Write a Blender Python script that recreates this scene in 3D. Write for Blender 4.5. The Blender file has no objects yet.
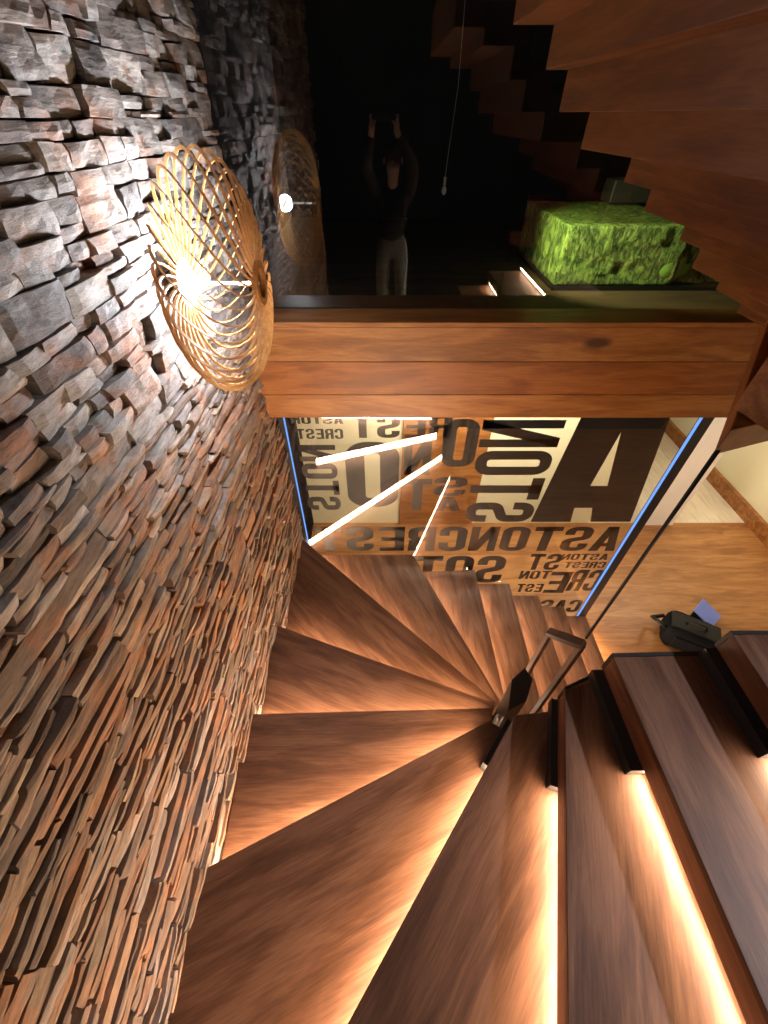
import bpy, bmesh, math, random
from mathutils import Vector, Matrix, noise
R = math.radians
random.seed(7)
sc = bpy.context.scene
COL = sc.collection
EYE = 4.15            # height of the eye above the ground floor
F = 405.0             # focal length in pixels of the 768 x 1024 frame
TH = math.atan2(405.0, 413.0)
CT, ST = math.cos(TH), math.sin(TH)

def ray(px, py):
    a = (px - 384) / F; b = (512 - py) / F
    return Vector((a, CT + b * ST, -ST + b * CT))
def on_level(px, py, h):          # point h metres below the eye
    d = ray(px, py); s = h / -d.z
    return Vector((d.x * s, d.y * s))
def on_front(px, py, Y):          # point of the upright plane at distance Y
    d = ray(px, py); s = Y / d.y
    return Vector((d.x * s, EYE + d.z * s))

# ------------------------------------------------------------------ helpers
def link(o, parent=None):
    COL.objects.link(o)
    if parent: o.parent = parent
    return o
def tag(o, label=None, cat=None, group=None, kind=None):
    if label: o['label'] = label
    if cat: o['category'] = cat
    if group: o['group'] = group
    if kind: o['kind'] = kind
    return o
def empty(name, loc, rz=0, label=None, cat=None, group=None):
    o = bpy.data.objects.new(name, None)
    o.empty_display_size = .05
    o.location = loc; o.rotation_euler = (0, 0, rz)
    link(o); return tag(o, label, cat, group)
def obj(name, bm, mat, parent=None, smooth=False, loc=None, rot=None, bevel=0):
    me = bpy.data.meshes.new(name)
    bmesh.ops.recalc_face_normals(bm, faces=bm.faces)
    bm.to_mesh(me); bm.free()
    if smooth:
        for p in me.polygons: p.use_smooth = True
    o = bpy.data.objects.new(name, me)
    for m in (mat if isinstance(mat, (list, tuple)) else [mat]): me.materials.append(m)
    if loc is not None: o.location = loc
    if rot is not None: o.rotation_euler = rot
    if bevel:
        b = o.modifiers.new('bevel', 'BEVEL'); b.width = bevel; b.segments = 2; b.limit_method = 'ANGLE'
    return link(o, parent)
def box(bm, x0, x1, y0, y1, z0, z1, mi=0):
    v = [bm.verts.new((x, y, z)) for x in (x0, x1) for y in (y0, y1) for z in (z0, z1)]
    for q in ((0,1,3,2),(4,6,7,5),(0,4,5,1),(2,3,7,6),(0,2,6,4),(1,5,7,3)):
        f = bm.faces.new([v[i] for i in q]); f.material_index = mi
    return v
def prism(bm, pts, z0, z1):
    lo = [bm.verts.new((p[0], p[1], z0)) for p in pts]; hi = [bm.verts.new((p[0], p[1], z1)) for p in pts]
    bm.faces.new(lo[::-1]); bm.faces.new(hi)
    for i in range(len(pts)):
        j = (i + 1) % len(pts); bm.faces.new((lo[i], lo[j], hi[j], hi[i]))
def tube(bm, pts, rad, n=8, cap=True):
    pts = [Vector(p) for p in pts]; rings = []
    for i, p in enumerate(pts):
        t = (pts[min(i+1, len(pts)-1)] - pts[max(i-1, 0)]).normalized()
        ref = Vector((0,0,1)) if abs(t.z) < .9 else Vector((1,0,0))
        a = t.cross(ref).normalized(); b = t.cross(a)
        r = rad[i] if isinstance(rad, (list, tuple)) else rad
        rings.append([bm.verts.new(p + (a*math.cos(2*math.pi*k/n) + b*math.sin(2*math.pi*k/n))*r) for k in range(n)])
    for i in range(len(rings)-1):
        for k in range(n):
            bm.faces.new((rings[i][k], rings[i][(k+1)%n], rings[i+1][(k+1)%n], rings[i+1][k]))
    if cap: bm.faces.new(rings[0][::-1]); bm.faces.new(rings[-1])
def lathe_x(bm, prof, n=32, o=(0,0,0)):      # profile (x, r) turned about the x axis
    rings = [[bm.verts.new((o[0]+x, o[1]+r*math.cos(2*math.pi*k/n), o[2]+r*math.sin(2*math.pi*k/n))) for k in range(n)] for x, r in prof]
    for i in range(len(rings)-1):
        for k in range(n):
            bm.faces.new((rings[i][k], rings[i][(k+1)%n], rings[i+1][(k+1)%n], rings[i+1][k]))
    return rings
def blob(bm, c, r, seg=24):
    m = bmesh.ops.create_uvsphere(bm, u_segments=seg, v_segments=seg//2, radius=1)
    for v in m['verts']: v.co = Vector((c[0]+v.co.x*r[0], c[1]+v.co.y*r[1], c[2]+v.co.z*r[2]))
    return m['verts']

# ------------------------------------------------------------------ materials
def new_mat(name):
    m = bpy.data.materials.new(name); m.use_nodes = True
    nt = m.node_tree; b = nt.nodes['Principled BSDF']
    return m, nt, b
def plain(name, col, rough=.6, metal=0, spec=.5):
    m, nt, b = new_mat(name)
    n = nt.nodes.new('ShaderNodeTexNoise'); n.inputs['Scale'].default_value = 14
    mix = nt.nodes.new('ShaderNodeMix'); mix.data_type = 'RGBA'
    mix.inputs[6].default_value = (*col, 1); mix.inputs[7].default_value = (*[c*.88 for c in col], 1)
    nt.links.new(n.outputs[0], mix.inputs[0]); nt.links.new(mix.outputs[2], b.inputs['Base Color'])
    b.inputs['Roughness'].default_value = rough; b.inputs['Metallic'].default_value = metal
    b.inputs['Specular IOR Level'].default_value = spec
    return m
def emit(name, col, s):
    m = bpy.data.materials.new(name); m.use_nodes = True; nt = m.node_tree
    nt.nodes.clear(); e = nt.nodes.new('ShaderNodeEmission'); o = nt.nodes.new('ShaderNodeOutputMaterial')
    e.inputs[0].default_value = (*col, 1); e.inputs[1].default_value = s
    nt.links.new(e.outputs[0], o.inputs[0]); return m
def wood(name, dark, mid, light, along=0, rough=.35, freq=1.0, plank=0, knots=False, bump=.12):
    """fine grain stretched along one axis, broad figure, optional boards of differing tone"""
    m, nt, b = new_mat(name); N = nt.nodes; L = nt.links
    tc = N.new('ShaderNodeTexCoord'); oi = N.new('ShaderNodeObjectInfo')
    add = N.new('ShaderNodeVectorMath'); add.operation = 'ADD'
    sc_ = N.new('ShaderNodeVectorMath'); sc_.operation = 'SCALE'; sc_.inputs[0].default_value = (9, 5, 7)
    L.new(oi.outputs['Random'], sc_.inputs['Scale']); L.new(tc.outputs['Object'], add.inputs[0]); L.new(sc_.outputs[0], add.inputs[1])
    def mp(long, cross):
        s = [cross*freq]*3; s[along] = long*freq
        q = N.new('ShaderNodeMapping'); q.inputs['Scale'].default_value = s; L.new(add.outputs[0], q.inputs[0]); return q
    n1 = N.new('ShaderNodeTexNoise'); n1.inputs['Scale'].default_value = 1; n1.inputs['Detail'].default_value = 6; n1.inputs['Roughness'].default_value = .65
    L.new(mp(9, 130).outputs[0], n1.inputs['Vector'])
    n2 = N.new('ShaderNodeTexNoise'); n2.inputs['Scale'].default_value = 1; n2.inputs['Detail'].default_value = 3; n2.inputs['Distortion'].default_value = 1.2
    L.new(mp(1.6, 11).outputs[0], n2.inputs['Vector'])
    # rings cut through: fractional bands of the broad figure
    mu = N.new('ShaderNodeMath'); mu.operation = 'MULTIPLY'; mu.inputs[1].default_value = 13; L.new(n2.outputs[0], mu.inputs[0])
    sn = N.new('ShaderNodeMath'); sn.operation = 'SINE'; L.new(mu.outputs[0], sn.inputs[0])
    a1 = N.new('ShaderNodeMath'); a1.operation = 'MULTIPLY_ADD'; hf = N.new('ShaderNodeMath'); hf.operation = 'MULTIPLY'; hf.inputs[1].default_value = .34; L.new(n1.outputs[0], hf.inputs[0])
    L.new(sn.outputs[0], a1.inputs[0]); a1.inputs[1].default_value = .04; L.new(hf.outputs[0], a1.inputs[2])
    a2 = N.new('ShaderNodeMath'); a2.operation = 'MULTIPLY_ADD'; L.new(n2.outputs[0], a2.inputs[0]); a2.inputs[1].default_value = .26; L.new(a1.outputs[0], a2.inputs[2])
    last = a2
    if plank:
        sx = N.new('ShaderNodeSeparateXYZ'); L.new(tc.outputs['Object'], sx.inputs[0])
        ax, w = plank
        dv = N.new('ShaderNodeMath'); dv.operation = 'DIVIDE'; L.new(sx.outputs[ax], dv.inputs[0]); dv.inputs[1].default_value = w
        fl = N.new('ShaderNodeMath'); fl.operation = 'FLOOR'; L.new(dv.outputs[0], fl.inputs[0])
        wn = N.new('ShaderNodeTexWhiteNoise'); wn.noise_dimensions = '1D'; L.new(fl.outputs[0], wn.inputs['W'])
        a3 = N.new('ShaderNodeMath'); a3.operation = 'MULTIPLY_ADD'; L.new(wn.outputs[0], a3.inputs[0]); a3.inputs[1].default_value = .10; L.new(last.outputs[0], a3.inputs[2])
        a4 = N.new('ShaderNodeMath'); a4.operation = 'SUBTRACT'; L.new(a3.outputs[0], a4.inputs[0]); a4.inputs[1].default_value = .05
        last = a4
    cr = N.new('ShaderNodeValToRGB'); L.new(last.outputs[0], cr.inputs[0])
    e = cr.color_ramp.elements
    e[0].position = .14; e[0].color = (*dark, 1); e[1].position = .46; e[1].color = (*light, 1)
    k = e.new(.30); k.color = (*mid, 1)
    out = cr.outputs[0]
    if knots:
        vo = N.new('ShaderNodeTexVoronoi'); vo.inputs['Scale'].default_value = 1
        L.new(mp(2.1, 5.5).outputs[0], vo.inputs['Vector'])
        r2 = N.new('ShaderNodeValToRGB'); r2.color_ramp.elements[0].position = .10; r2.color_ramp.elements[0].color = (1,1,1,1)
        r2.color_ramp.elements[1].position = .20; r2.color_ramp.elements[1].color = (0,0,0,1); L.new(vo.outputs['Distance'], r2.inputs[0])
        mx = N.new('ShaderNodeMix'); mx.data_type = 'RGBA'; L.new(r2.outputs[0], mx.inputs[0]); L.new(out, mx.inputs[6])
        mx.inputs[7].default_value = (*[c*.45 for c in dark], 1); out = mx.outputs[2]
    L.new(out, b.inputs['Base Color'])
    b.inputs['Roughness'].default_value = rough
    bp = N.new('ShaderNodeBump'); bp.inputs['Strength'].default_value = bump; bp.inputs['Distance'].default_value = .004
    L.new(n1.outputs[0], bp.inputs['Height']); L.new(bp.outputs[0], b.inputs['Normal'])
    return m

M = {}
M['tread'] = wood('walnut_tread', (.046,.018,.008), (.10,.043,.021), (.175,.084,.045), rough=.5)
M['tread'].node_tree.nodes['Principled BSDF'].inputs['Specular IOR Level'].default_value = .3
M['face'] = wood('walnut_face', (.06,.02,.009), (.14,.048,.02), (.22,.085,.035), rough=.45)
M['beam'] = wood('pine_beam', (.13,.043,.009), (.25,.095,.021), (.40,.18,.05), rough=.45, knots=True)
M['dark_face'] = wood('dark_walnut', (.03,.012,.006), (.06,.024,.012), (.10,.04,.02), rough=.5)
M['beam_red'] = wood('pine_beam_red', (.13,.038,.007), (.23,.072,.014), (.34,.125,.028), rough=.45)
M['beam_light'] = wood('pine_beam_light', (.14,.047,.010), (.27,.10,.022), (.41,.18,.05), rough=.45)
M['soffit'] = wood('dark_soffit', (.075,.024,.005), (.15,.050,.010), (.22,.084,.020), along=1, rough=.5)
M['floor'] = wood('oak_floor', (.22,.08,.022), (.34,.145,.042), (.46,.22,.075), along=0, rough=.35, plank=(1,.19))
M['pale_floor'] = wood('pale_floor', (.50,.40,.27), (.64,.53,.37), (.72,.62,.46), along=1, rough=.4, plank=(0,.3))
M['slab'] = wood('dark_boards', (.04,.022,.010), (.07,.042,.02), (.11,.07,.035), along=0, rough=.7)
M['lampwood'] = wood('birch_lamp', (.30,.13,.035), (.46,.23,.07), (.58,.33,.12), along=0, rough=.5, freq=2)
M['black'] = plain('black_steel', (.012,.011,.011), .5)
M['frame'] = plain('black_frame', (.010,.010,.012), .4)
M['cream'] = plain('cream_wall', (.76,.70,.46), .8)
M['white'] = plain('white_wall', (.86,.83,.80), .8)
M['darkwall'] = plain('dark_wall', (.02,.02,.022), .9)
M['letter'] = plain('black_vinyl', (.012,.010,.010), .6)
M['led'] = emit('warm_led', (1.0,.71,.48), 95)
M['led_slim'] = emit('slim_warm_led', (1.0,.71,.47), 46)
M['led_blue'] = emit('blue_led', (.16,.36,1.0), 1.3)
M['bulb'] = emit('lamp_bulb', (1,.95,.86), 12)
M['cloth'] = plain('bag_cloth', (.006,.006,.007), 1, spec=.1)
M['plastic'] = plain('bag_plastic', (.008,.008,.009), .5, spec=.3)
M['card'] = plain('blue_card', (.20,.28,.85), .5)
M['jeans'] = plain('grey_jeans', (.13,.14,.12), .9)
M['sweater'] = plain('black_sweater', (.01,.01,.012), .9)
M['skin'] = plain('skin', (.55,.33,.24), .55)
M['hair'] = plain('hair', (.03,.02,.015), .7)
M['shoe'] = plain('shoe', (.03,.03,.03), .6)

def glass_mat(name, tint, ior):
    m = bpy.data.materials.new(name); m.use_nodes = True; nt = m.node_tree; nt.nodes.clear()
    t = nt.nodes.new('ShaderNodeBsdfTransparent'); g = nt.nodes.new('ShaderNodeBsdfGlossy'); f = nt.nodes.new('ShaderNodeFresnel')
    mx = nt.nodes.new('ShaderNodeMixShader'); o = nt.nodes.new('ShaderNodeOutputMaterial')
    t.inputs[0].default_value = (*tint, 1); g.inputs['Roughness'].default_value = .004; f.inputs[0].default_value = ior
    gm = nt.nodes.new('ShaderNodeNewGeometry'); iv = nt.nodes.new('ShaderNodeMath'); iv.operation = 'SUBTRACT'; iv.inputs[0].default_value = 1
    mu = nt.nodes.new('ShaderNodeMath'); mu.operation = 'MULTIPLY'
    nt.links.new(gm.outputs['Backfacing'], iv.inputs[1]); nt.links.new(f.outputs[0], mu.inputs[0]); nt.links.new(iv.outputs[0], mu.inputs[1])
    nt.links.new(mu.outputs[0], mx.inputs[0]); nt.links.new(t.outputs[0], mx.inputs[1]); nt.links.new(g.outputs[0], mx.inputs[2])
    nt.links.new(mx.outputs[0], o.inputs[0]); return m
M['glass'] = glass_mat('window_glass', (.96,.96,.95), 2.35)
M['tank_glass'] = glass_mat('tank_glass', (.93,.98,.90), 1.35)

def stone_mat():
    m, nt, b = new_mat('ledge_stone'); N = nt.nodes; L = nt.links
    at = N.new('ShaderNodeAttribute'); at.attribute_name = 'tint'
    tc = N.new('ShaderNodeTexCoord')
    mp = N.new('ShaderNodeMapping'); mp.inputs['Scale'].default_value = (6, 5, 22); L.new(tc.outputs['Object'], mp.inputs[0])
    n1 = N.new('ShaderNodeTexNoise'); n1.inputs['Scale'].default_value = 2.2; n1.inputs['Detail'].default_value = 9; n1.inputs['Roughness'].default_value = .7; L.new(mp.outputs[0], n1.inputs['Vector'])
    n2 = N.new('ShaderNodeTexNoise'); n2.inputs['Scale'].default_value = 9; n2.inputs['Detail'].default_value = 5; L.new(tc.outputs['Object'], n2.inputs['Vector'])
    # rust patches
    r = N.new('ShaderNodeValToRGB'); r.color_ramp.elements[0].position = .5; r.color_ramp.elements[1].position = .68; L.new(n2.outputs[0], r.inputs[0])
    mx = N.new('ShaderNodeMix'); mx.data_type = 'RGBA'; L.new(at.outputs['Color'], mx.inputs[6]); mx.inputs[7].default_value = (.40,.15,.05,1)
    mm = N.new('ShaderNodeMath'); mm.operation = 'MULTIPLY'; mm.inputs[1].default_value = .55; L.new(r.outputs[0], mm.inputs[0]); L.new(mm.outputs[0], mx.inputs[0])
    r1 = N.new('ShaderNodeValToRGB'); r1.color_ramp.elements[0].position = .3; r1.color_ramp.elements[0].color = (.38,.38,.38,1)
    r1.color_ramp.elements[1].position = .72; r1.color_ramp.elements[1].color = (1.35,1.3,1.25,1); L.new(n1.outputs[0], r1.inputs[0])
    ml = N.new('ShaderNodeMix'); ml.data_type = 'RGBA'; ml.blend_type = 'MULTIPLY'; ml.inputs[0].default_value = 1
    L.new(mx.outputs[2], ml.inputs[6]); L.new(r1.outputs[0], ml.inputs[7]); L.new(ml.outputs[2], b.inputs['Base Color'])
    b.inputs['Roughness'].default_value = .72
    bp = N.new('ShaderNodeBump'); bp.inputs['Strength'].default_value = .9; bp.inputs['Distance'].default_value = .012
    L.new(n1.outputs[0], bp.inputs['Height']); L.new(bp.outputs[0], b.inputs['Normal'])
    return m
M['stone'] = stone_mat()

# ------------------------------------------------------------------ the setting
GY = 2.42                       # the glazed wall
WX = -.72                       # face of the stone wall
BACK = EYE / 1.034              # far wall of the hall behind the glass

def stone_wall():
    bm = bmesh.new(); lay = bm.loops.layers.float_color.new('tint')
    pal = [(.34,.24,.17), (.42,.27,.17), (.27,.20,.16), (.38,.33,.29), (.46,.35,.25), (.36,.19,.12), (.20,.17,.16), (.44,.40,.37), (.31,.26,.20), (.25,.16,.11)]
    rnd = random.Random(3)
    def stone(y0, y1, z0, z1):
        g = .0022; y0 += g; y1 -= g; z0 += g*.7; z1 -= g*.7
        if y1-y0 < .008 or z1-z0 < .004: return
        dm = .016 if z1 > EYE-.75 else .010
        d = rnd.uniform(-dm, dm)
        if rnd.random() < .10: d += rnd.uniform(.004, .016)
        if rnd.random() < .05: d -= .025
        ny = max(2, min(9, int((y1-y0)/.026))); nz = max(2, min(5, int((z1-z0)/.014)))
        jit = [[rnd.uniform(-1, 1) for _ in range(2)] for _ in range(4)]
        tlt = rnd.uniform(-.10, .10); tlz = rnd.uniform(-.18, .18); off = rnd.uniform(0, 50)
        wz = max(0, min(1, ((z0+z1)/2-(EYE-1.15))/.7)); col = rnd.choice(pal); gy = sum(col)/3*1.15; col = [c*(.55+.45*wz)+b_*.45*(1-wz) for c, b_ in zip(col, (.22,.11,.055))]; col = [c*(1-wz*.7)+gy*wz*.7*q_ for c, q_ in zip(col, (1.03,1,.98))]; k = rnd.uniform(.55, 1.15); col = [min(1, c*k) for c in col]  # upper stones greyed: the lamp's cool light is put into their tint
        grid = []
        ja = min(.010, (y1-y0)*.12); jb = min(.005, (z1-z0)*.10)
        for i in range(ny+1):
            row = []
            for j in range(nz+1):
                u = i/ny; w = j/nz
                y = y0+(y1-y0)*u; z = z0+(z1-z0)*w
                cj = [0, 0]
                for q, (cu, cw) in enumerate(((0,0),(1,0),(0,1),(1,1))):
                    wt = (1-abs(u-cu))*(1-abs(w-cw)); cj[0] += jit[q][0]*wt; cj[1] += jit[q][1]*wt
                y += cj[0]*ja*1.0; z += cj[1]*jb
                n = noise.noise(Vector((y*30+off, z*45, off)))*(.005 if z1 > EYE-.75 else .003) + noise.noise(Vector((y*11, z*20+off, off)))*(.008 if z1 > EYE-.75 else .004)
                x = WX + d + n + tlt*(y-(y0+y1)/2) + tlz*(z-(z0+z1)/2)
                if i in (0, ny): y += noise.noise(Vector((z*90, off, i)))*.003; x -= .004
                if j in (0, nz): z += noise.noise(Vector((y*50, off, j)))*.0014; x -= .003
                row.append(bm.verts.new((x, y, z)))
            grid.append(row)
        fs = []
        for i in range(ny):
            for j in range(nz):
                a, b, c, e = grid[i][j], grid[i+1][j], grid[i+1][j+1], grid[i][j+1]
                fs.append(bm.faces.new((a, b, c, e)))
        rim = [grid[i][0] for i in range(ny+1)] + [grid[ny][j] for j in range(1, nz+1)] + [grid[i][nz] for i in range(ny-1, -1, -1)] + [grid[0][j] for j in range(nz-1, 0, -1)]
        back = [bm.verts.new((WX-.065, v.co.y, v.co.z)) for v in rim]
        for i in range(len(rim)):
            j = (i+1) % len(rim); fs.append(bm.faces.new((rim[i], back[i], back[j], rim[j])))
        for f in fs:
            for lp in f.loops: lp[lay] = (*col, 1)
    def split(y0, y1, z0, z1, depth, big):
        w, h = y1-y0, z1-z0
        if h > (.105 if big else .066) or (h > .036 and rnd.random() < (.40 if big else .72) and depth < 3):
            t = z0 + h*rnd.uniform(.3, .7); split(y0, y1, z0, t, depth+1, big); split(y0, y1, t, z1, depth+1, big); return
        lim = max(.12, h*(3.0 if big else 9))
        if w > lim*1.3 or (w > .20 and rnd.random() < .25 and depth < 4):
            t = y0 + w*rnd.uniform(.3, .7); split(y0, t, z0, z1, depth+1, big); split(t, y1, z0, z1, depth+1, big); return
        stone(y0, y1, z0, z1)
    z = 1.25
    while z < 5.0:
        h = rnd.uniform(.07, .15); y = -.9 + rnd.uniform(-.1, 0)
        while y < GY:
            w = rnd.uniform(.4, 1.1); y2 = min(GY, y+w)
            if GY - y2 < .05: y2 = GY
            big = (z > EYE-.75) or rnd.random() < .06
            split(y, y2, z, z+h, 0, big); y = y2
        z += h
    box(bm, WX-.30, WX-.045, -1.0, GY+.02, 0, 5.05)
    for f in bm.faces:
        if f.calc_center_median().x < WX-.06 or len(f.verts) == 4 and f.calc_area() > 1:
            for lp in f.loops: lp[lay] = (.03,.025,.02,1)
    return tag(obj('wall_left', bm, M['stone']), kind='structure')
stone_wall()

bm = bmesh.new(); box(bm, -1.0, 5.4, -1.6, BACK, -.12, 0)
tag(obj('floor', bm, M['floor']), kind='structure')
bm = bmesh.new(); box(bm, 2.4, 5.4, BACK, 8.2, -.12, 0)
tag(obj('floor_hall', bm, M['pale_floor']), kind='structure')
bm = bmesh.new(); box(bm, -1.0, 2.9, BACK, BACK+.12, 0, EYE-1.34)
tag(obj('wall_back', bm, M['cream']), kind='structure')
bm = bmesh.new(); box(bm, 3.68, 4.08, BACK-.05, BACK+.14, 0, EYE-1.34)
tag(obj('wall_pier', bm, M['white']), kind='structure')
bm = bmesh.new(); box(bm, 5.2, 5.4, -1.6, 8.2, 0, EYE+.9)
tag(obj('wall_right', bm, M['cream']), kind='structure')
bm = bmesh.new(); box(bm, 5.14, 5.2, -1.6, 8.2, 0, .20)
tag(obj('baseboard_right', bm, M['beam_light']), kind='structure')
bm = bmesh.new(); box(bm, 2.9, 5.2, 8.1, 8.2, 0, EYE-1.34)
tag(obj('wall_far', bm, M['cream']), kind='structure')
# upper storey: dark room on the slab behind the glass
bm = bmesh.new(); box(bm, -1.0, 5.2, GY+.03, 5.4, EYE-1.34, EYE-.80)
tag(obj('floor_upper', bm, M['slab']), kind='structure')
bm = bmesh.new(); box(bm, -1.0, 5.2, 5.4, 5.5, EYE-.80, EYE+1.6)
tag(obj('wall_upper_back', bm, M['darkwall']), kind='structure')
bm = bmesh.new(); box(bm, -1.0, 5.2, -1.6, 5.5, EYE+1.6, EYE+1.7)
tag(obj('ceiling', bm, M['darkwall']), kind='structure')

# wooden door panel in the far wall
bm = bmesh.new(); box(bm, .22, 1.24, BACK-.03, BACK, 0, 2.75)
d = tag(obj('door_1', bm, M['beam_light']), kind='structure')
d.rotation_euler = (0, 0, 0)

# glazing
GLX0, GLX1 = -.68, 2.16
bm = bmesh.new(); box(bm, GLX0, GLX1, GY, GY+.010, .02, EYE-1.30)
low_glass = tag(obj('window_1', bm, M['glass']), kind='structure')
bm = bmesh.new(); box(bm, GLX0-.04, 5.1, GY, GY+.010, EYE-.785, EYE+1.6)
tag(obj('window_2', bm, M['glass']), kind='structure')
bm = bmesh.new(); box(bm, WX-.03, GLX0-.006, GY-.01, GY+.03, 0, EYE-1.34)
tag(obj('trim_1', bm, M['frame']), kind='structure')
bm = bmesh.new(); box(bm, GLX1+.010, GLX1+.085, GY-.01, GY+.03, 0, EYE-1.34)
tag(obj('trim_2', bm, M['frame']), kind='structure')
for i, x in enumerate((GLX0-.005, GLX1+.003)):
    bm = bmesh.new(); box(bm, x-.006, x+.006, GY-.006, GY+.008, .05, EYE-1.34)
    tag(obj('trim_%d' % (3+i), bm, M['led_blue']), kind='structure')

# ------------------------------------------------------------------ mirrored lettering on the pane
def arc(cx, cy, rx, ry, a0, a1, n=7):
    return [(cx+rx*math.cos(R(a0+(a1-a0)*k/n)), cy+ry*math.sin(R(a0+(a1-a0)*k/n))) for k in range(n+1)]
W_ = .52; SV = .185; SH = .155           # letter width, upright and level stroke
def glyph(ch):
    x0, x1, y0, y1 = SV/2, W_-SV/2, SH/2, 1-SH/2; c = .13
    tl = arc(x0+c, y1-c, c, c, 180, 90); tr = arc(x1-c, y1-c, c, c, 90, 0); brr = arc(x1-c, y0+c, c, c, 0, -90); bl = arc(x0+c, y0+c, c, c, 270, 180)
    if ch == 'O': return [('s', tl+tr+brr+bl+tl[:1])]
    if ch == 'C': return [('s', [(x1, .64)]+tr[::-1]+tl[::-1]+bl[::-1]+brr[::-1]+[(x1, .36)])]
    if ch == 'S':
        m1 = arc(x0+c, .52+c*.9, c, c*.9, 180, 262); m2 = arc(x1-c, .48-c*.9, c, c*.9, 82, 0)
        return [('s', [(x1, .68)]+tr[::-1]+tl[::-1]+m1+m2+brr+bl+[(x0, .32)])]
    if ch == 'T': return [('p', [(0,1-SH*1.1),(W_,1-SH*1.1),(W_,1),(0,1)]), ('p', [(W_/2-SV/2,0),(W_/2+SV/2,0),(W_/2+SV/2,1),(W_/2-SV/2,1)])]
    if ch == 'E': return [('p', [(0,0),(SV,0),(SV,1),(0,1)])]+[('p', [(0,a),(W_*f,a),(W_*f,a+SH),(0,a+SH)]) for a, f in ((0,.92),(.43,.85),(1-SH,.92))]
    if ch == 'N': return [('p', [(0,0),(SV*.85,0),(SV*.85,1),(0,1)]), ('p', [(W_-SV*.85,0),(W_,0),(W_,1),(W_-SV*.85,1)]), ('p', [(0,1),(SV,1),(W_,0),(W_-SV,0)])]
    if ch == 'A': return [('p', [(0,0),(SV,0),(W_/2+.03,.86),(W_/2+SV*.55,1),(W_/2-SV*.55,1)]), ('p', [(W_-SV,0),(W_,0),(W_/2+SV*.55,1),(W_/2-SV*.55,1),(W_/2-.03,.86)]), ('p', [(.12,.20),(W_-.12,.20),(W_-.15,.34),(.15,.34)])]
    if ch == 'R':
        m = arc(x1-c, .50+c, c, c, 0, -90)
        return [('p', [(0,0),(SV,0),(SV,1),(0,1)]), ('s', [(x0, y1)]+tr+m+[(x0, .50)]), ('p', [(W_-SV,0),(W_,0),(W_-.02,.45),(W_-SV-.06,.50)])]
def text_mesh(s):
    bm = bmesh.new(); x = 0
    for ch in s:
        for kind, pts in glyph(ch):
            if kind == 'p': bm.faces.new([bm.verts.new((x+a, b, 0)) for a, b in pts])
            else:
                prev = None; P_ = [Vector(p) for p in pts]; cl = (P_[0]-P_[-1]).length < 1e-4
                for k, p in enumerate(P_):
                    a = P_[k-1] if k else (P_[-2] if cl else p); b = P_[k+1] if k+1 < len(P_) else (P_[1] if cl else p)
                    t = (b-a).normalized(); n = Vector((-t.y, t.x)); q = Vector((n.x*SV/2, n.y*SH/2))
                    cur = (bm.verts.new((x+p.x+q.x, p.y+q.y, 0)), bm.verts.new((x+p.x-q.x, p.y-q.y, 0)))
                    if prev: bm.faces.new((prev[0], prev[1], cur[1], cur[0]))
                    prev = cur
        x += W_ + .07
    me = bpy.data.meshes.new('lettering'); bm.to_mesh(me); bm.free(); return me
def lettering(s, x0, y0, x1, y1, rot=0):
    me = text_mesh(s)
    if rot: me.transform(Matrix.Rotation(R(90), 4, 'Z'))
    xs = [v.co.x for v in me.vertices]; ys = [v.co.y for v in me.vertices]
    ax, bx, ay, by = min(xs), max(xs), min(ys), max(ys)
    ym = (y0+y1)/2; xm = (x0+x1)/2
    w0 = on_front(x0, ym, GY).x; w1 = on_front(x1, ym, GY).x
    h1 = on_front(xm, y0, GY).y; h0 = on_front(xm, y1, GY).y
    for v in me.vertices:
        u = (v.co.x-ax)/(bx-ax); w = (v.co.y-ay)/(by-ay)
        v.co = Vector((w1+(w0-w1)*u, GY+.014, h0+(h1-h0)*w))      # reads backwards from this side
    me.materials.clear(); me.materials.append(M['letter'])
    o = bpy.data.objects.new('lettering', me); link(o, low_glass)
LET = [('CREST', 296, 430, 343, 440, 0), ('ASTON', 290, 417, 343, 425, 0), ('STON', 303, 446, 338, 511, 1),
       ('O', 346, 443, 399, 508, 0), ('REST', 351, 416, 452, 439, 0), ('N', 404, 443, 431, 476, 0), ('T', 404, 480, 431, 511, 0),
       ('O', 443, 420, 478, 468, 0), ('S', 434, 478, 467, 497, 0), ('A', 434, 498, 462, 512, 0),
       ('STON', 474, 421, 549, 523, 1),
       ('ASTONCREST', 315, 528, 622, 552, 0), ('SOT', 414, 557, 504, 584, 0),
       ('ST', 529, 555, 561, 571, 0), ('ASTON', 562, 555, 609, 561, 0), ('CREST', 565, 563, 606, 569, 0),
       ('TON', 520, 572, 551, 580, 0), ('E', 548, 573, 569, 594, 0), ('CR', 571, 571, 601, 592, 0),
       ('EST', 517, 585, 543, 593, 0), ('CAS', 540, 601, 581, 613, 0)]
for a in LET: lettering(*a)
# the huge A, its head cut by the beam
bm = bmesh.new()
outer = [(592,419), (671,419), (631,523), (591,523), (593,509), (575,509), (571,523), (531,523)]
def pane(pts):
    vs = []
    for p in pts:
        q = on_front(p[0], p[1], GY); vs.append(bm.verts.new((q.x, GY+.014, q.y)))
    return vs
o1 = pane([(588,406), (678,406), (671,419), (631,523), (591,523), (593,509), (575,509), (571,523), (531,523)])
tri = pane([(622,433), (608,487), (591,487)])
ed = [bm.edges.new((o1[i], o1[(i+1) % len(o1)])) for i in range(len(o1))] + [bm.edges.new((tri[i], tri[(i+1) % 3])) for i in range(3)]
bmesh.ops.triangle_fill(bm, use_beauty=True, use_dissolve=False, edges=ed)
bmesh.ops.recalc_face_normals(bm, faces=bm.faces)
obj('lettering', bm, M['letter'], low_glass)

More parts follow.
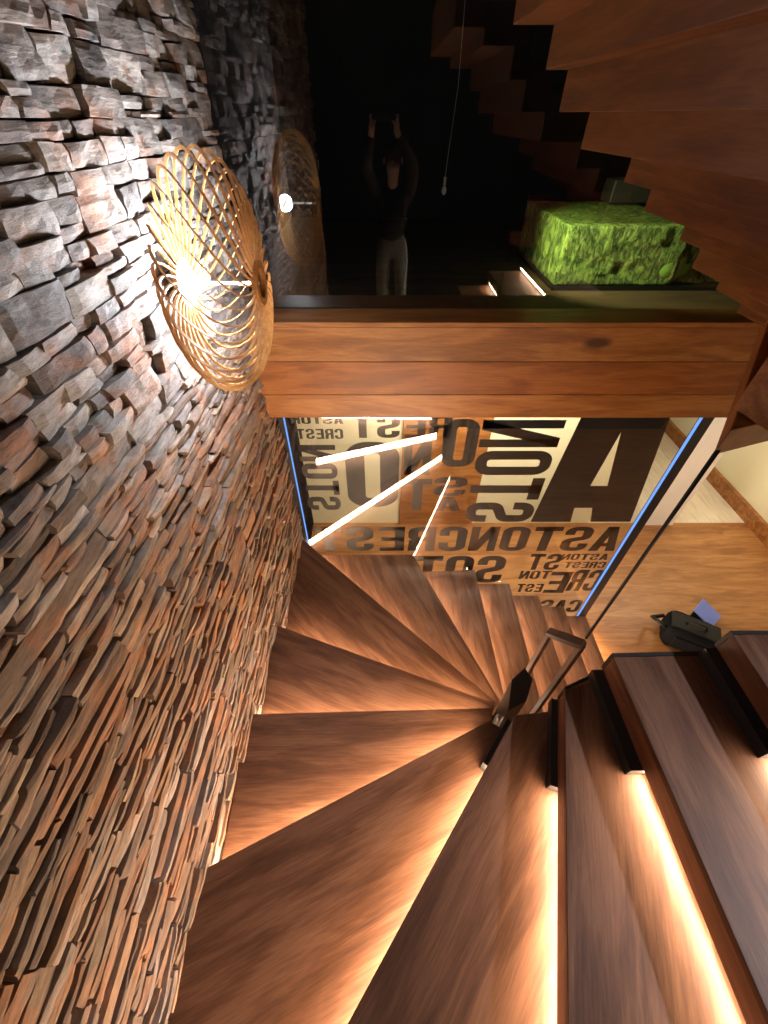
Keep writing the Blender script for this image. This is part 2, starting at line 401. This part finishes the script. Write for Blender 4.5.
# ------------------------------------------------------------------ the fascia beam across the glazing
bt = empty('ceiling_beam', (0, 2.2, EYE-1.34), 0, 'long orange pine beam of stacked boards crossing in front of the glazing', 'beam')
zz = [EYE-1.34, EYE-1.195, EYE-1.02, EYE-.90, EYE-.78]
zz = [-1.34, -1.17, -.975, -.79]
for k, (z0, z1) in enumerate(((-1.34,-1.185), (-1.183,-.985), (-.983,-.80))):
    bm = bmesh.new(); box(bm, WX-.02, 3.2, 0, .212, z0+1.34, z1+1.34)
    obj('board', bm, M[('beam_light', 'beam_red', 'beam')[k]], bt, bevel=.003)
bm = bmesh.new(); box(bm, WX-.02, 3.2, -.004, .212, -.798+1.34, -.772+1.34)
obj('top_board', bm, M['beam_light'], bt, bevel=.003)

# ------------------------------------------------------------------ winding stair
H = dict(J=3.96, I=3.77, H=3.56, G=3.35, F=3.13, E=2.90, D=2.668, C=2.477, B=2.315, A=2.156, Z=1.98, Y=1.81, X=1.63, W=1.46, V=1.29)
def ext(p, q, Y=None, X=None):        # where the line p-q reaches a given Y or X
    d = q - p; s = ((Y-p.y)/d.y) if Y is not None else ((X-p.x)/d.x); return p + d*s
YE = 2.395; WE = WX - .012
L = {}
for k, (p, q) in dict(A=((204,869),(489,721)), B=((251,714),(492,708)), C=((279,626),(494,703)), D=((327,556),(497,703)),
                      E=((415.6,559),(503,706)), F=((478,583),(507,708)), G=((513,597),(534,676)), Z=((350,1020),(515,715)),
                      Y=((568,1020),(565,690)), X=((768,1000),(613,657))).items():
    L[k] = [on_level(*p, H[k]), on_level(*q, H[k])]
for k in 'AB': L[k][0] = ext(L[k][1], L[k][0], X=WE)
L['C'][0] = ext(L['C'][1], L['C'][0], X=WE)
L['D'][0] = Vector((WE, YE))
L['E'][0] = ext(L['E'][1], L['E'][0], Y=YE)
L['F'] = [ext(L['F'][1], L['F'][0], Y=YE), Vector((L['F'][1].x, 1.14))]
gx = on_level(513, 597, H['G']).x
L['G'] = [Vector((gx, YE)), Vector((gx, 1.14))]
for k, px in (('H', (542,606.5)), ('I', (567,616)), ('J', (589,624))):
    x = on_level(*px, H[k]).x; L[k] = [Vector((x, YE)), Vector((x, 1.14))]
BOT = -1.15
L['Z'][0] = ext(L['Z'][1], L['Z'][0], X=WE)
L['Y'][0] = ext(L['Y'][1], L['Y'][0], Y=BOT); L['X'] = [Vector((.985, BOT)), Vector((.965, .79))]
L['W'] = [Vector((1.375, BOT)), Vector((1.37, .80))]; L['V'] = [Vector((1.76, BOT)), Vector((1.755, .80))]
order = 'JIHGFEDCBAZYXWV'
corner = {'D': [Vector((WE, YE))], 'Z': [Vector((WE, BOT))]}
LABEL = dict(
 J='lowest pale lit tread right of the others, behind the wooden newel frame', I='narrow lit tread second from the bottom of the stair, under the small mirrored letters',
 H='third narrow tread from the bottom, lying straight beside the lettered pane', G='narrow straight tread whose back corner touches the pane below the big backwards S',
 F='straight narrow tread between the wedge shaped winders and the row of narrow lower steps', E='wedge tread with its wide end along the lettered pane, left of the narrow steps',
 D='wedge tread running into the corner between stone wall and lettered pane', C='dark wedge tread against the stone wall, next above the corner tread',
 B='wedge tread against the stone wall whose front edge runs level across the picture', A='large dark wedge tread at lower left, widest of those touching the stone wall',
 Z='broad wedge tread at bottom centre with a knotty dark left half', Y='long tread left of the greyish ones, its left edge running straight up the picture',
 X='long greyish tread with a tall brown front face and black inner end strip', W='rightmost tread, greyish, above the black shadow beside the bag', V='highest tread at the far right edge of the stair')
BR = dict(Z=.24, Y=.36, X=.39, W=.39, V=.39)
for i, k in enumerate(order):
    O, I_ = L[k]
    nk = order[i+1] if i+1 < len(order) else None
    if nk: O2, I2 = L[nk]
    else: O2, I2 = Vector((2.15, BOT)), Vector((2.15, .80))
    r = H[k] - (H[nk] if nk else H[k]-.17)
    below = (H[order[i-1]] - H[k]) if i else EYE-H['J']
    th = below - .060
    ax = (O - I_); ln = ax.length; ang = math.atan2(ax.y, ax.x)
    inv = Matrix.Rotation(-ang, 2)
    def loc2(p): return inv @ (p - I_)
    # under the next tread the board runs on a little
    back = 0.07
    d2 = (O2-I2).normalized(); nrm = Vector((-d2.y, d2.x))
    mid = (O+I_)/2
    if nrm.dot((O2+I2)/2 - mid) < 0: nrm = -nrm
    sh = nrm*back
    P = [I_, O]
    if k == 'A': P += [Vector((WE, BOT))] if False else []
    P += [Vector((min(max(O2.x+sh.x, WE), 5), min(O2.y+sh.y, YE))), I2+sh]
    if k == 'C': P = [I_, O, Vector((WE, L['B'][0].y-.07)), I2+sh] 
    if k == 'Z': P = [I_, O, Vector((WE, BOT)), O2+Vector((.07,0)), I2+sh]
    if k == 'A': P = [I_, O, Vector((WE, O2.y-.07)), I2+sh]
    if k == 'D': P = [I_, O, Vector((WE, L['C'][0].y-.07)), I2+sh]
    if k == 'E': P = [I_, O, Vector((WE, YE)), Vector((WE, YE-.10)), I2+sh]
    root = empty('stair_tread', (I_.x, I_.y, EYE-H[k]), ang, LABEL[k], 'stair tread', 'wooden treads of the winding stair')
    pts = [loc2(p) for p in P]
    thin = k not in 'YXWV'
    bm = bmesh.new(); prism(bm, [(p.x, p.y) for p in pts], -.036 if thin else -.028, 0)
    obj('tread_board', bm, M['tread'], root, bevel=.0025)
    # front face: which side is the lower step on?
    side = 1 if loc2(mid - nrm).y > 0 else -1
    bm = bmesh.new()
    y0, y1 = sorted((-side*.004, -side*.032) if thin else (-side*.002 , -side*.030))
    box(bm, .002, ln-.004, y0, y1, -below+.095 if thin else -th, -.037 if thin else -.029)
    obj('riser_board', bm, M['face'], root)
    br = BR.get(k, .05)
    bm = bmesh.new()
    a = -side*.012; b = -side*.028
    y0, y1 = sorted((a, b))
    zt = -th-.002; le = ln - (.12 if k in 'JIHGFE' else .02)
    # angled diffuser
    v = [bm.verts.new(c) for c in ((br, a, zt), (le, a, zt), (le, b, zt-.040), (br, b, zt-.040))]
    bm.faces.new(v)
    bm.faces.ensure_lookup_table()
    v2 = [bm.verts.new(c) for c in ((br, b, zt), (le, b, zt))]
    bm.faces.new((v[3], v[2], v2[1], v2[0])); bm.faces.new((v[0], v2[0], v2[1], v[1]))
    bm.faces.new((v[0], v[3], v2[0])); bm.faces.new((v[1], v2[1], v[2]))
    if thin:
        bm.free(); bm = bmesh.new()
        y0, y1 = sorted((-side*.012, -side*.022)); box(bm, br, le, y0, y1, -below+.003, -below+.094)
    obj('led_strip', bm, M['led_slim' if thin else 'led'], root)
    proud = {'X': .045, 'W': .045, 'Y': .026, 'Z': .02}.get(k, .004)
    y0, y1 = sorted((side*proud, -side*.03))
    bm = bmesh.new(); box(bm, 0, br-.004, y0, y1, -below+.001, -below+.094 if thin else -th-.001)
    obj('bracket', bm, M['black'], root)
    if k in 'YXWV':
        bm = bmesh.new()
        e2 = loc2(I2)
        dd = (e2).normalized() if e2.length else Vector((0,1))
        nn = Vector((-1, 0))
        q = [Vector((0,0)), e2*1.0, e2+Vector((-.016,0)), Vector((-.016,0))]
        prism(bm, [(p.x, p.y) for p in q], -th, .003)
        obj('edge_strip', bm, M['black'], root)

# core post at the winders' inner ends, raised to black out the lit well
bm = bmesh.new(); prism(bm, [(.67,.81), (.78,.86), (.85,.98), (.82,1.05), (.73,.98)], 0, EYE-2.3)
tag(obj('stair_core', bm, M['black']), 'black core post raised to darken the well where the wedge treads meet', 'post')

# wooden newel frame standing in the narrow well
nf = empty('newel_frame', (.92, 1.05, 0), 0, 'small dark brown wooden frame standing in the stair well beside the tread tips', 'newel')
def bar(bm, p, q, w, t, up=Vector((0,0,1))):
    p = Vector(p); q = Vector(q); d = (q-p).normalized(); s = d.cross(up)
    if s.length < .01: s = Vector((1,0,0))
    s.normalize(); u = s.cross(d)
    vs = [bm.verts.new(c + s*a*w/2 + u*b*t/2) for c in (p, q) for a, b in ((-1,-1),(1,-1),(1,1),(-1,1))]
    for f in ((0,1,2,3), (7,6,5,4), (0,4,5,1), (1,5,6,2), (2,6,7,3), (3,7,4,0)): bm.faces.new([vs[i] for i in f])
p1 = Vector((.896-.92, .055, 0)); p2 = Vector((1.0-.92, -.06, 0))
for p, top in ((p1, EYE-2.0), (p2, EYE-1.9)):
    bm = bmesh.new(); bar(bm, (p.x, p.y, 0), (p.x, p.y, top), .022, .035); obj('post', bm, M['dark_face'], nf, bevel=.002)
bm = bmesh.new(); bar(bm, (p1.x-.004, p1.y+.006, EYE-2.0), (p2.x+.004, p2.y-.006, EYE-1.9), .05, .03); obj('top_rail', bm, M['dark_face'], nf, bevel=.002)

# thin dark rod rising from the newel frame to the diagonal beam
bm = bmesh.new(); tube(bm, [(1.005, 1.0, EYE-1.86), (1.005, 1.0, EYE-.72)], .007, 10)
tag(obj('steel_rod', bm, M['black'], smooth=True), 'thin dark upright rod between the newel frame and the diagonal beam', 'rod')

# diagonal beam where the next flight starts
db = empty('diagonal_beam', (.99, .99, EYE-.70), 0, 'short diagonal wooden beam below the right end of the orange pine beam', 'beam')
bm = bmesh.new(); prism(bm, [(.01,.01), (1.21,.42), (1.21,1.19), (.96,1.19)], -.04, .05); obj('lower_board', bm, M['beam_red'], db, bevel=.004)
bm = bmesh.new(); prism(bm, [(.085,.125), (.097,.03), (.12,-.08), (.31,-.08), (.31,.30)], .055, .26); obj('upper_board', bm, M['beam'], db, bevel=.004)

# ------------------------------------------------------------------ next flight overhead, seen from below
YF = 2.13
sil = [((480,-60),(478,0)), ((516,-20),(516,25)), ((551,27),(548,70)), ((565,72),(561,112)), ((588,112),(582,149)), ((631,155),(625,182)), ((650,188),(645,211)),
       ((684,226),(680,240)), ((699,248),(693,268)), ((720,279),(716,290)), ((742,299),(738,312))]
prof = []
for t, b in sil:
    p, q = on_front(*t, YF), on_front(*b, YF); prof.append(((p.x+q.x)/2, q.y))
prof.append((prof[-1][0]+.16, prof[-1][1]-.05))
ulab = ['highest visible step underside of the overhead flight, cut by the top of the picture', 'second step from the top of the overhead flight, wide and dark red brown',
        'third step of the overhead flight, level with the top of the green tank lamp', 'fourth step of the overhead flight, its saw tooth just above the green tank',
        'fifth step of the overhead flight, in front of the right end of the green tank', 'lowest step of the overhead flight, meeting the right end of the pine beam']
n = 0; i = 0
while i < len(prof)-1:
    root = empty('overhead_step', (prof[i][0], .88, prof[i][1]), 0, ulab[n], 'stair step', 'steps of the flight overhead')
    for j in (0, 1):
        if i+j >= len(prof)-1: break
        (x, z), (x2, z2) = prof[i+j], prof[i+j+1]
        bm = bmesh.new(); hgt = .17 if j else .20
        box(bm, x-prof[i][0], x2-prof[i][0]-.002, 0, YF-.88, z-prof[i][1], z-prof[i][1]+hgt)
        obj('riser_block' if j == 0 else 'tread_block', bm, M['soffit'], root, bevel=.002)
    i += 2; n += 1

# ------------------------------------------------------------------ round slatted wall lamp
lx, ly, lz = -.555, 1.54, EYE-.412
lamp = empty('wall_lamp', (WX+.02, ly, lz), 0, 'round lamp of curved blond wooden slats glowing on the stone wall', 'lamp')
ox = lx-(WX+.02)
RR = .350; HX = .125; NS = 30
def slat(i):
    bm = bmesh.new(); ph0 = 2*math.pi*i/NS; prev = None; S = 30
    for s in range(S+1):
        t = s/S; a = math.pi*(t)                     # 0 back hub .. 1 front hub
        x = -HX*math.cos(a); rr = .055 + (RR-.055)*math.sin(a)**.72
        ph = ph0 + R(80)*(t-.5)
        c = Vector((ox+x, rr*math.cos(ph), rr*math.sin(ph)))
        # strip lies edge-on to the axis: wide along the radius, thin round it
        rad = Vector((0, math.cos(ph), math.sin(ph))); tan = Vector((0, -math.sin(ph), math.cos(ph)))
        nrm = (Vector((math.cos(a)*-1*.0, 0, 0)) + rad*math.sin(a) + Vector((-math.cos(a), 0, 0))).normalized()
        w = .0050; th = .0018
        ring = [bm.verts.new(c + nrm*w*p + tan*th*q) for p, q in ((-1,-1),(1,-1),(1,1),(-1,1))]
        if prev:
            for q in range(4): bm.faces.new((prev[q], prev[(q+1)%4], ring[(q+1)%4], ring[q]))
        else: bm.faces.new(ring)
        prev = ring
    bm.faces.new(prev[::-1])
    obj('slat', bm, M['lampwood'], lamp, smooth=False)
for i in range(NS): slat(i)
bm = bmesh.new(); rg = lathe_x(bm, [(-HX-.012,.001), (-HX-.012,.075), (-HX+.006,.075), (-HX+.006,.001)], 32, (ox,0,0)); obj('back_hub', bm, M['lampwood'], lamp, smooth=False)
bm = bmesh.new(); lathe_x(bm, [(HX-.006,.044), (HX-.006,.068), (HX+.012,.068), (HX+.012,.044), (HX-.006,.044)], 40, (ox,0,0)); obj('front_hub', bm, M['lampwood'], lamp)
bm = bmesh.new(); tube(bm, [(ox-HX+.075, 0, 0), (ox+HX+.002, 0, 0)], .005, 12); obj('spindle', bm, plain('white_metal', (.8,.78,.72), .3), lamp, smooth=True)
bm = bmesh.new(); lathe_x(bm, [(HX-.008,.001), (HX-.008,.050), (HX-.002,.050), (HX-.002,.001)], 32, (ox,0,0)); obj('hub_plate', bm, M['face'], lamp)
bm = bmesh.new(); blob(bm, (ox-.092, 0, 0), (.024,.026,.026), 20); obj('bulb', bm, M['bulb'], lamp, smooth=True)
bm = bmesh.new(); tube(bm, [(.0, 0, 0), (ox-HX, 0, 0)], .03, 16); obj('wall_mount', bm, M['lampwood'], lamp)

# ------------------------------------------------------------------ green lit tank in the dark room upstairs
def rock_mat():
    m, nt, b = new_mat('mossy_green_lit_rock'); N = nt.nodes; Lk = nt.links  # green light of the tank is put into the rock colour with the moss
    tc = N.new('ShaderNodeTexCoord'); mp = N.new('ShaderNodeMapping'); mp.inputs['Rotation'].default_value = (.3, .6, .5); mp.inputs['Scale'].default_value = (11, 11, 4.5)
    Lk.new(tc.outputs['Object'], mp.inputs[0])
    n1 = N.new('ShaderNodeTexNoise'); n1.inputs['Scale'].default_value = 3; n1.inputs['Detail'].default_value = 8; n1.inputs['Roughness'].default_value = .7; n1.inputs['Distortion'].default_value = .8
    Lk.new(mp.outputs[0], n1.inputs['Vector'])
    cr = N.new('ShaderNodeValToRGB'); e = cr.color_ramp.elements; e[0].position = .44; e[0].color = (.012,.022,.008,1); e[1].position = .66; e[1].color = (.60,.70,.20,1)
    k = e.new(.48); k.color = (.16,.25,.06,1); k = e.new(.30); k.color = (.42,.55,.14,1)
    Lk.new(n1.outputs[0], cr.inputs[0]); Lk.new(cr.outputs[0], b.inputs['Base Color']); b.inputs['Roughness'].default_value = .5
    bp = N.new('ShaderNodeBump'); bp.inputs['Distance'].default_value = .03; Lk.new(n1.outputs[0], bp.inputs['Height']); Lk.new(bp.outputs[0], b.inputs['Normal'])
    return m
M['rock'] = rock_mat()
M['pale_rock'] = plain('pale_green_stone', (.42,.72,.18), .35)
tx0, tx1, ty0, ty1, tz0, tz1 = 1.055, 2.35, 2.82, 3.80, EYE-.79, EYE-.446
tank = empty('aquarium', ((tx0+tx1)/2, (ty0+ty1)/2, EYE-.80), 0, 'square glass tank full of green lit rock on the dark upper floor', 'aquarium')
cx, cy, cz = tank.location
def rockmass(x0, x1, y0, y1, z0, z1, amp, seed):
    bm = bmesh.new(); bmesh.ops.create_cube(bm, size=1)
    bmesh.ops.subdivide_edges(bm, edges=bm.edges[:], cuts=26, use_grid_fill=True)
    for v in bm.verts:
        p = Vector((x0+(v.co.x+.5)*(x1-x0), y0+(v.co.y+.5)*(y1-y0), z0+(v.co.z+.5)*(z1-z0)))
        n = noise.noise(Vector((p.x*6+p.z*4, p.y*6, p.z*3+seed)))*amp + noise.noise(p*16+Vector((seed,0,0)))*amp*.5
        c = Vector(((x0+x1)/2, (y0+y1)/2, (z0+z1)/2)); dd = (p-c)
        e3 = [(abs(q)*2)**6*math.copysign(1, q) for q in v.co]
        v.co = p - Vector((e3[0]*abs(n), e3[1]*abs(n), max(0, e3[2])*abs(n)*.6))
    return bm
obj('rock', rockmass(tx0-cx+.012, .12, ty0-cy+.012, ty1-cy-.012, .03, tz1-cz-.012, .03, 3), M['rock'], tank, smooth=True)
bm = bmesh.new(); vs = blob(bm, (.02, ty0-cy+.125, .12), (.22,.105,.10), 32)
for v in vs: v.co += v.co.normalized()*noise.noise(v.co*7)*.04
obj('pale_stone', bm, M['pale_rock'], tank, smooth=True)
obj('rock', rockmass(.13, tx1-cx-.02, ty0-cy+.05, ty1-cy-.012, .03, .24, .05, 9), M['rock'], tank, smooth=True)
bm = bmesh.new(); box(bm, tx0-cx, tx1-cx, ty0-cy, ty1-cy, .025, tz1-cz); obj('glass_case', bm, M['tank_glass'], tank)
bm = bmesh.new(); box(bm, tx0-cx+.01, tx1-cx-.01, ty0-cy+.01, ty1-cy-.01, 0, .024); obj('base_plate', bm, M['black'], tank)
bm = bmesh.new(); box(bm, -.12, .35, .25, .42, tz1-cz+.001, tz1-cz+.13); obj('lid_box', bm, M['black'], tank, bevel=.01)

# hanging bulb and its thin cord in the dark room
pb = empty('pendant_bulb', (.42, 3.6, EYE-.37), 0, 'small unlit bulb hanging on a thin cord in the dark upper room', 'lamp')
bm = bmesh.new(); tube(bm, [(0,0,.06), (.01,0,.2), (.035,0,.5), (.03,0,.9), (.03,0,1.9)], .0022, 6); obj('cord', bm, plain('grey_cord', (.3,.28,.26), .6), pb)
bm = bmesh.new(); tube(bm, [(0,0,.02), (0,0,.065)], .010, 12); obj('socket', bm, plain('brass_socket', (.5,.38,.25), .4), pb)
bm = bmesh.new(); blob(bm, (0,0,-.008), (.017,.017,.026), 16); obj('glass_bulb', bm, plain('bulb_glass', (.8,.75,.65), .15), pb, smooth=True)

# ------------------------------------------------------------------ black bag with the blue card
BS = 1.15
bg = empty('shoulder_bag', (3.30, 2.20, 0), R(-28), 'black shoulder bag lying on the wooden floor beyond the stair', 'bag')
bm = bmesh.new(); bmesh.ops.create_cube(bm, size=1); bmesh.ops.subdivide_edges(bm, edges=bm.edges[:], cuts=8, use_grid_fill=True)
for v in bm.verts:
    p = v.co*2; l4 = (abs(p.x)**5+abs(p.y)**5+abs(p.z)**5)**.2; p = p/l4
    v.co = Vector((p.x*.22, p.y*.15, .12+p.z*.12)) + Vector((0,0,1))*noise.noise(p*2)*.02
obj('bag_body', bm, M['cloth'], bg, smooth=True)
bm = bmesh.new(); box(bm, -.15, .16, -.170, -.140, .05, .20); obj('front_pocket', bm, M['cloth'], bg, bevel=.015)
bm = bmesh.new(); box(bm, -.20, .20, -.08, .10, .235, .252); obj('flap', bm, M['plastic'], bg, bevel=.008)
bm = bmesh.new(); tube(bm, [(-.20,-.05,.16), (-.28,-.10,.24), (-.33,-.03,.20), (-.31,.06,.10), (-.22,.10,.14)], .018, 10); obj('strap', bm, M['plastic'], bg, smooth=True)
bm = bmesh.new(); tube(bm, [(-.08,0,.25), (-.06,0,.30), (.06,0,.30), (.08,0,.25)], .012, 8); obj('handle', bm, M['plastic'], bg, smooth=True)
bg.scale = (BS, BS, BS)
bm = bmesh.new(); box(bm, -.11, .11, -.12, .12, 0, .012)
tag(obj('blue_folder', bm, M['card'], loc=(3.58, 2.42, .20), rot=(R(20), R(-6), R(38)), bevel=.002), 'square pale blue folder leaning on a box beside the black bag', 'folder')
bm = bmesh.new(); box(bm, -.12, .12, -.09, .09, 0, .15)
tag(obj('dark_box', bm, M['cloth'], loc=(3.60, 2.44, 0), rot=(0, 0, R(38)), bevel=.01), 'low black box under the blue folder', 'box')

# ------------------------------------------------------------------ person with the phone, mirrored faintly in the dark pane
FZ = EYE - 1.98
def skin(name, verts, edges, rad, mat, parent, sub=2, root=0):
    me = bpy.data.meshes.new(name); me.from_pydata([Vector(v) for v in verts], edges, [])
    o = bpy.data.objects.new(name, me); link(o)
    m = o.modifiers.new('skin', 'SKIN'); m.use_smooth_shade = True
    s = o.modifiers.new('sub', 'SUBSURF'); s.levels = sub; s.render_levels = sub
    for i, r_ in enumerate(rad): me.skin_vertices[0].data[i].radius = (r_, r_) if not isinstance(r_, tuple) else r_
    for i in range(len(rad)): me.skin_vertices[0].data[i].use_root = (i == root)
    bpy.context.view_layer.update()
    nm = bpy.data.meshes.new_from_object(o.evaluated_get(bpy.context.evaluated_depsgraph_get()))
    bpy.data.objects.remove(o)
    nm.materials.clear(); nm.materials.append(mat)
    for p in nm.polygons: p.use_smooth = True
    q = bpy.data.objects.new(name, nm); link(q, parent); return q
px, py = .09, -.50
z = 0.0
B = {  # joints relative to the spot between the feet
 'pelvis': (0,0,.93), 'waist': (0,.01,1.08), 'chest': (0,-.01,1.27), 'neck0': (0,0,1.44), 'neck': (0,.015,1.50), 'head0': (0,.03,1.56), 'head': (0,.035,1.66),
 'hl': (-.095,0,.88), 'kl': (-.11,.04,.49), 'al': (-.12,-.01,.10), 'tl': (-.135,.14,.035),
 'hr': (.095,0,.88), 'kr': (.105,.05,.49), 'ar': (.115,0,.10), 'tr': (.13,.15,.035),
 'sl': (-.18,-.005,1.42), 'el': (-.27,.19,1.62), 'wl': (-.205,.33,1.86), 'pl': (-.198,.375,1.935),
 'sr': (.18,-.005,1.42), 'er': (.20,.20,1.62), 'wr': (.03,.33,1.86), 'pr': (.018,.375,1.935)}
rb = dict(pelvis=.105, waist=.09, chest=.105, neck0=.06, neck=.055, head0=.065, head=.09, hl=.085, kl=.058, al=.038, tl=.035, hr=.085, kr=.058, ar=.038, tr=.035,
          sl=.055, el=.042, wl=.027, pl=.032, sr=.055, er=.042, wr=.027, pr=.032)
keys = list(B); ix = {k: i for i, k in enumerate(keys)}
E_ = [('pelvis','waist'),('waist','chest'),('chest','neck0'),('neck0','neck'),('neck','head0'),('head0','head'),('pelvis','hl'),('hl','kl'),('kl','al'),('al','tl'),
      ('pelvis','hr'),('hr','kr'),('kr','ar'),('ar','tr'),('chest','sl'),('sl','el'),('el','wl'),('wl','pl'),('chest','sr'),('sr','er'),('er','wr'),('wr','pr')]
vs = [Vector(B[k]) for k in keys]; es = [(ix[a], ix[b]) for a, b in E_]; rs = [rb[k] for k in keys]
# five fingers each, closing on the edges of the phone
for s, w in (('l', -1), ('r', 1)):
    palm = Vector(B['p'+s])
    for f in range(4):
        a = palm + Vector((w*.012, -.006+.0*f, .03-.022*f)); b_ = palm + Vector((w*.018, .022, .042-.022*f)); c = palm + Vector((-w*.004, .040, .046-.022*f))
        n0 = len(vs); vs += [a, b_, c]; rs += [.0095, .0085, .007]; es += [(ix['p'+s], n0), (n0, n0+1), (n0+1, n0+2)]
    n0 = len(vs); vs += [palm + Vector((-w*.006,-.018,-.02)), palm + Vector((-w*.03,-.022,.005)), palm + Vector((-w*.045,-.012,.025))]
    rs += [.012,.010,.008]; es += [(ix['w'+s], n0), (n0, n0+1), (n0+1, n0+2)]
rootp = skin('person', vs, es, rs, M['skin'], None, 2, 0)
rootp.location = (px, py, FZ)
tag(rootp, 'person in grey jeans and black sweater raising both arms to hold a phone', 'person')
def cloth(name, ks, ed, grow, mat, over=None):
    ix2 = {k: i for i, k in enumerate(ks)}; pos = [Vector((over or {}).get(k, B[k])) for k in ks]
    return skin(name, pos, [(ix2[a], ix2[b]) for a, b in ed], [rb[k]+grow+(.03 if k in ('pelvis','waist','chest') else 0) for k in ks], mat, rootp, 2, 0)
cloth('jeans', ['pelvis','waist','hl','kl','al','hr','kr','ar'], [('pelvis','waist'),('pelvis','hl'),('hl','kl'),('kl','al'),('pelvis','hr'),('hr','kr'),('kr','ar')], .018, M['jeans'], {'waist': (0,0,1.06)})
cloth('sweater', ['chest','waist','neck0','sl','el','wl','sr','er','wr'], [('chest','waist'),('chest','neck0'),('chest','sl'),('sl','el'),('el','wl'),('chest','sr'),('sr','er'),('er','wr')], .02, M['sweater'], {'waist': (0,0,.93), 'neck0': (0,.005,1.50)})
bm = bmesh.new(); vv = blob(bm, (0,.005,1.695), (.088,.100,.105), 28)
for v in vv:
    if v.co.y > .03 and v.co.z < 1.715: v.co.y = .03+(v.co.y-.03)*.3
obj('hair', bm, M['hair'], rootp, smooth=True)
for w in (-1, 1):
    bm = bmesh.new(); blob(bm, (w*.033,.118,1.665), (.012,.008,.010), 12); obj('eye', bm, plain('eye', (.12,.10,.09), .6), rootp, smooth=True)
    bm = bmesh.new(); blob(bm, (w*.090,.03,1.655), (.012,.020,.032), 12); obj('ear', bm, M['skin'], rootp, smooth=True)
    bm = bmesh.new(); blob(bm, (w*.13,.07,.045), (.050,.145,.048), 20)
    for v in bm.verts: v.co.z = max(v.co.z, .004)
    obj('shoe', bm, M['shoe'], rootp, smooth=True)
bm = bmesh.new(); blob(bm, (0,.135,1.645), (.013,.018,.024), 12); obj('nose', bm, M['skin'], rootp, smooth=True)
bm = bmesh.new(); blob(bm, (0,.118,1.605), (.026,.008,.007), 12); obj('mouth', bm, plain('lips', (.45,.18,.15), .5), rootp, smooth=True)
# phone
bm = bmesh.new(); box(bm, -.078, .078, -.036, .036, -.004, .004)
ph = obj('smartphone', bm, M['plastic'], loc=(0, -.030, EYE-.010), rot=(math.pi/2-TH, 0, 0), bevel=.003)
tag(ph, 'black smartphone held up in both hands', 'phone')

# ------------------------------------------------------------------ light
def area(name, loc, target, size, power, col, size_y=None):
    l = bpy.data.lights.new(name, 'AREA'); l.size = size; l.energy = power; l.color = col
    if size_y: l.shape = 'RECTANGLE'; l.size_y = size_y
    o = bpy.data.objects.new(name, l); COL.objects.link(o); o.location = loc
    o.rotation_euler = (Vector(target)-Vector(loc)).to_track_quat('-Z', 'Y').to_euler(); return o
def spot(name, loc, target, angle, power, col, blend=.5, rad=.05):
    l = bpy.data.lights.new(name, 'SPOT'); l.energy = power; l.color = col; l.spot_size = R(angle); l.spot_blend = blend; l.shadow_soft_size = rad
    o = bpy.data.objects.new(name, l); COL.objects.link(o); o.location = loc
    o.rotation_euler = (Vector(target)-Vector(loc)).to_track_quat('-Z', 'Y').to_euler(); return o
pl = bpy.data.lights.new('bulb_light', 'POINT'); pl.energy = 30; pl.color = (.86,.91,1.0); pl.shadow_soft_size = .02
o = bpy.data.objects.new('bulb_light', pl); COL.objects.link(o); o.location = (lx-.09, ly, lz)
pl.shadow_soft_size = .045
spot('lamp_head', (lx+.10, ly, lz), (lx-1, ly, lz), 168, 62, (.86,.91,1.0), .35, .03)
area('hall_light', (1.2, 3.1, EYE-1.40), (1.2, 5.0, 0), 1.8, 150, (1,.92,.76), .6)
area('hall_light', (4.2, 4.4, EYE-1.45), (4.2, 4.6, 0), 1.0, 60, (1,.88,.70))
spot('stair_spot', (3.3, -.25, EYE+.72), (1.35, -.15, EYE-1.6), 48, 440, (.86,.88,1.0), .6, .03)
spot('tank_fill', (.55, 2.60, EYE-.05), (1.65, 3.05, EYE-.62), 66, 115, (.95,1.0,.46), .6, .03)  # unseen spot added outside the tank to stand for its inner green light
spot('wall_fill', (.85, -.35, EYE-.05), (-.72, .55, EYE-1.35), 74, 10, (1.0,.80,.58), 1.0, .08)  # unseen fill light added to brighten the lower stone wall

w = bpy.data.worlds.new('night'); sc.world = w; w.use_nodes = True
w.node_tree.nodes['Background'].inputs[0].default_value = (.5,.45,.42,1); w.node_tree.nodes['Background'].inputs[1].default_value = .012

# ------------------------------------------------------------------ camera
cd = bpy.data.cameras.new('camera'); cam = bpy.data.objects.new('camera', cd); COL.objects.link(cam)
cam.location = (0, 0, EYE); cam.rotation_euler = (math.pi/2-TH, 0, 0)
cd.sensor_fit = 'VERTICAL'; cd.sensor_height = 36; cd.lens = F/1024*36; cd.clip_start = .01
sc.camera = cam
sc.view_settings.view_transform = 'Standard'; sc.view_settings.look = 'None'
sc.view_settings.exposure = 0; sc.view_settings.gamma = 1; sc.view_settings.use_curve_mapping = False
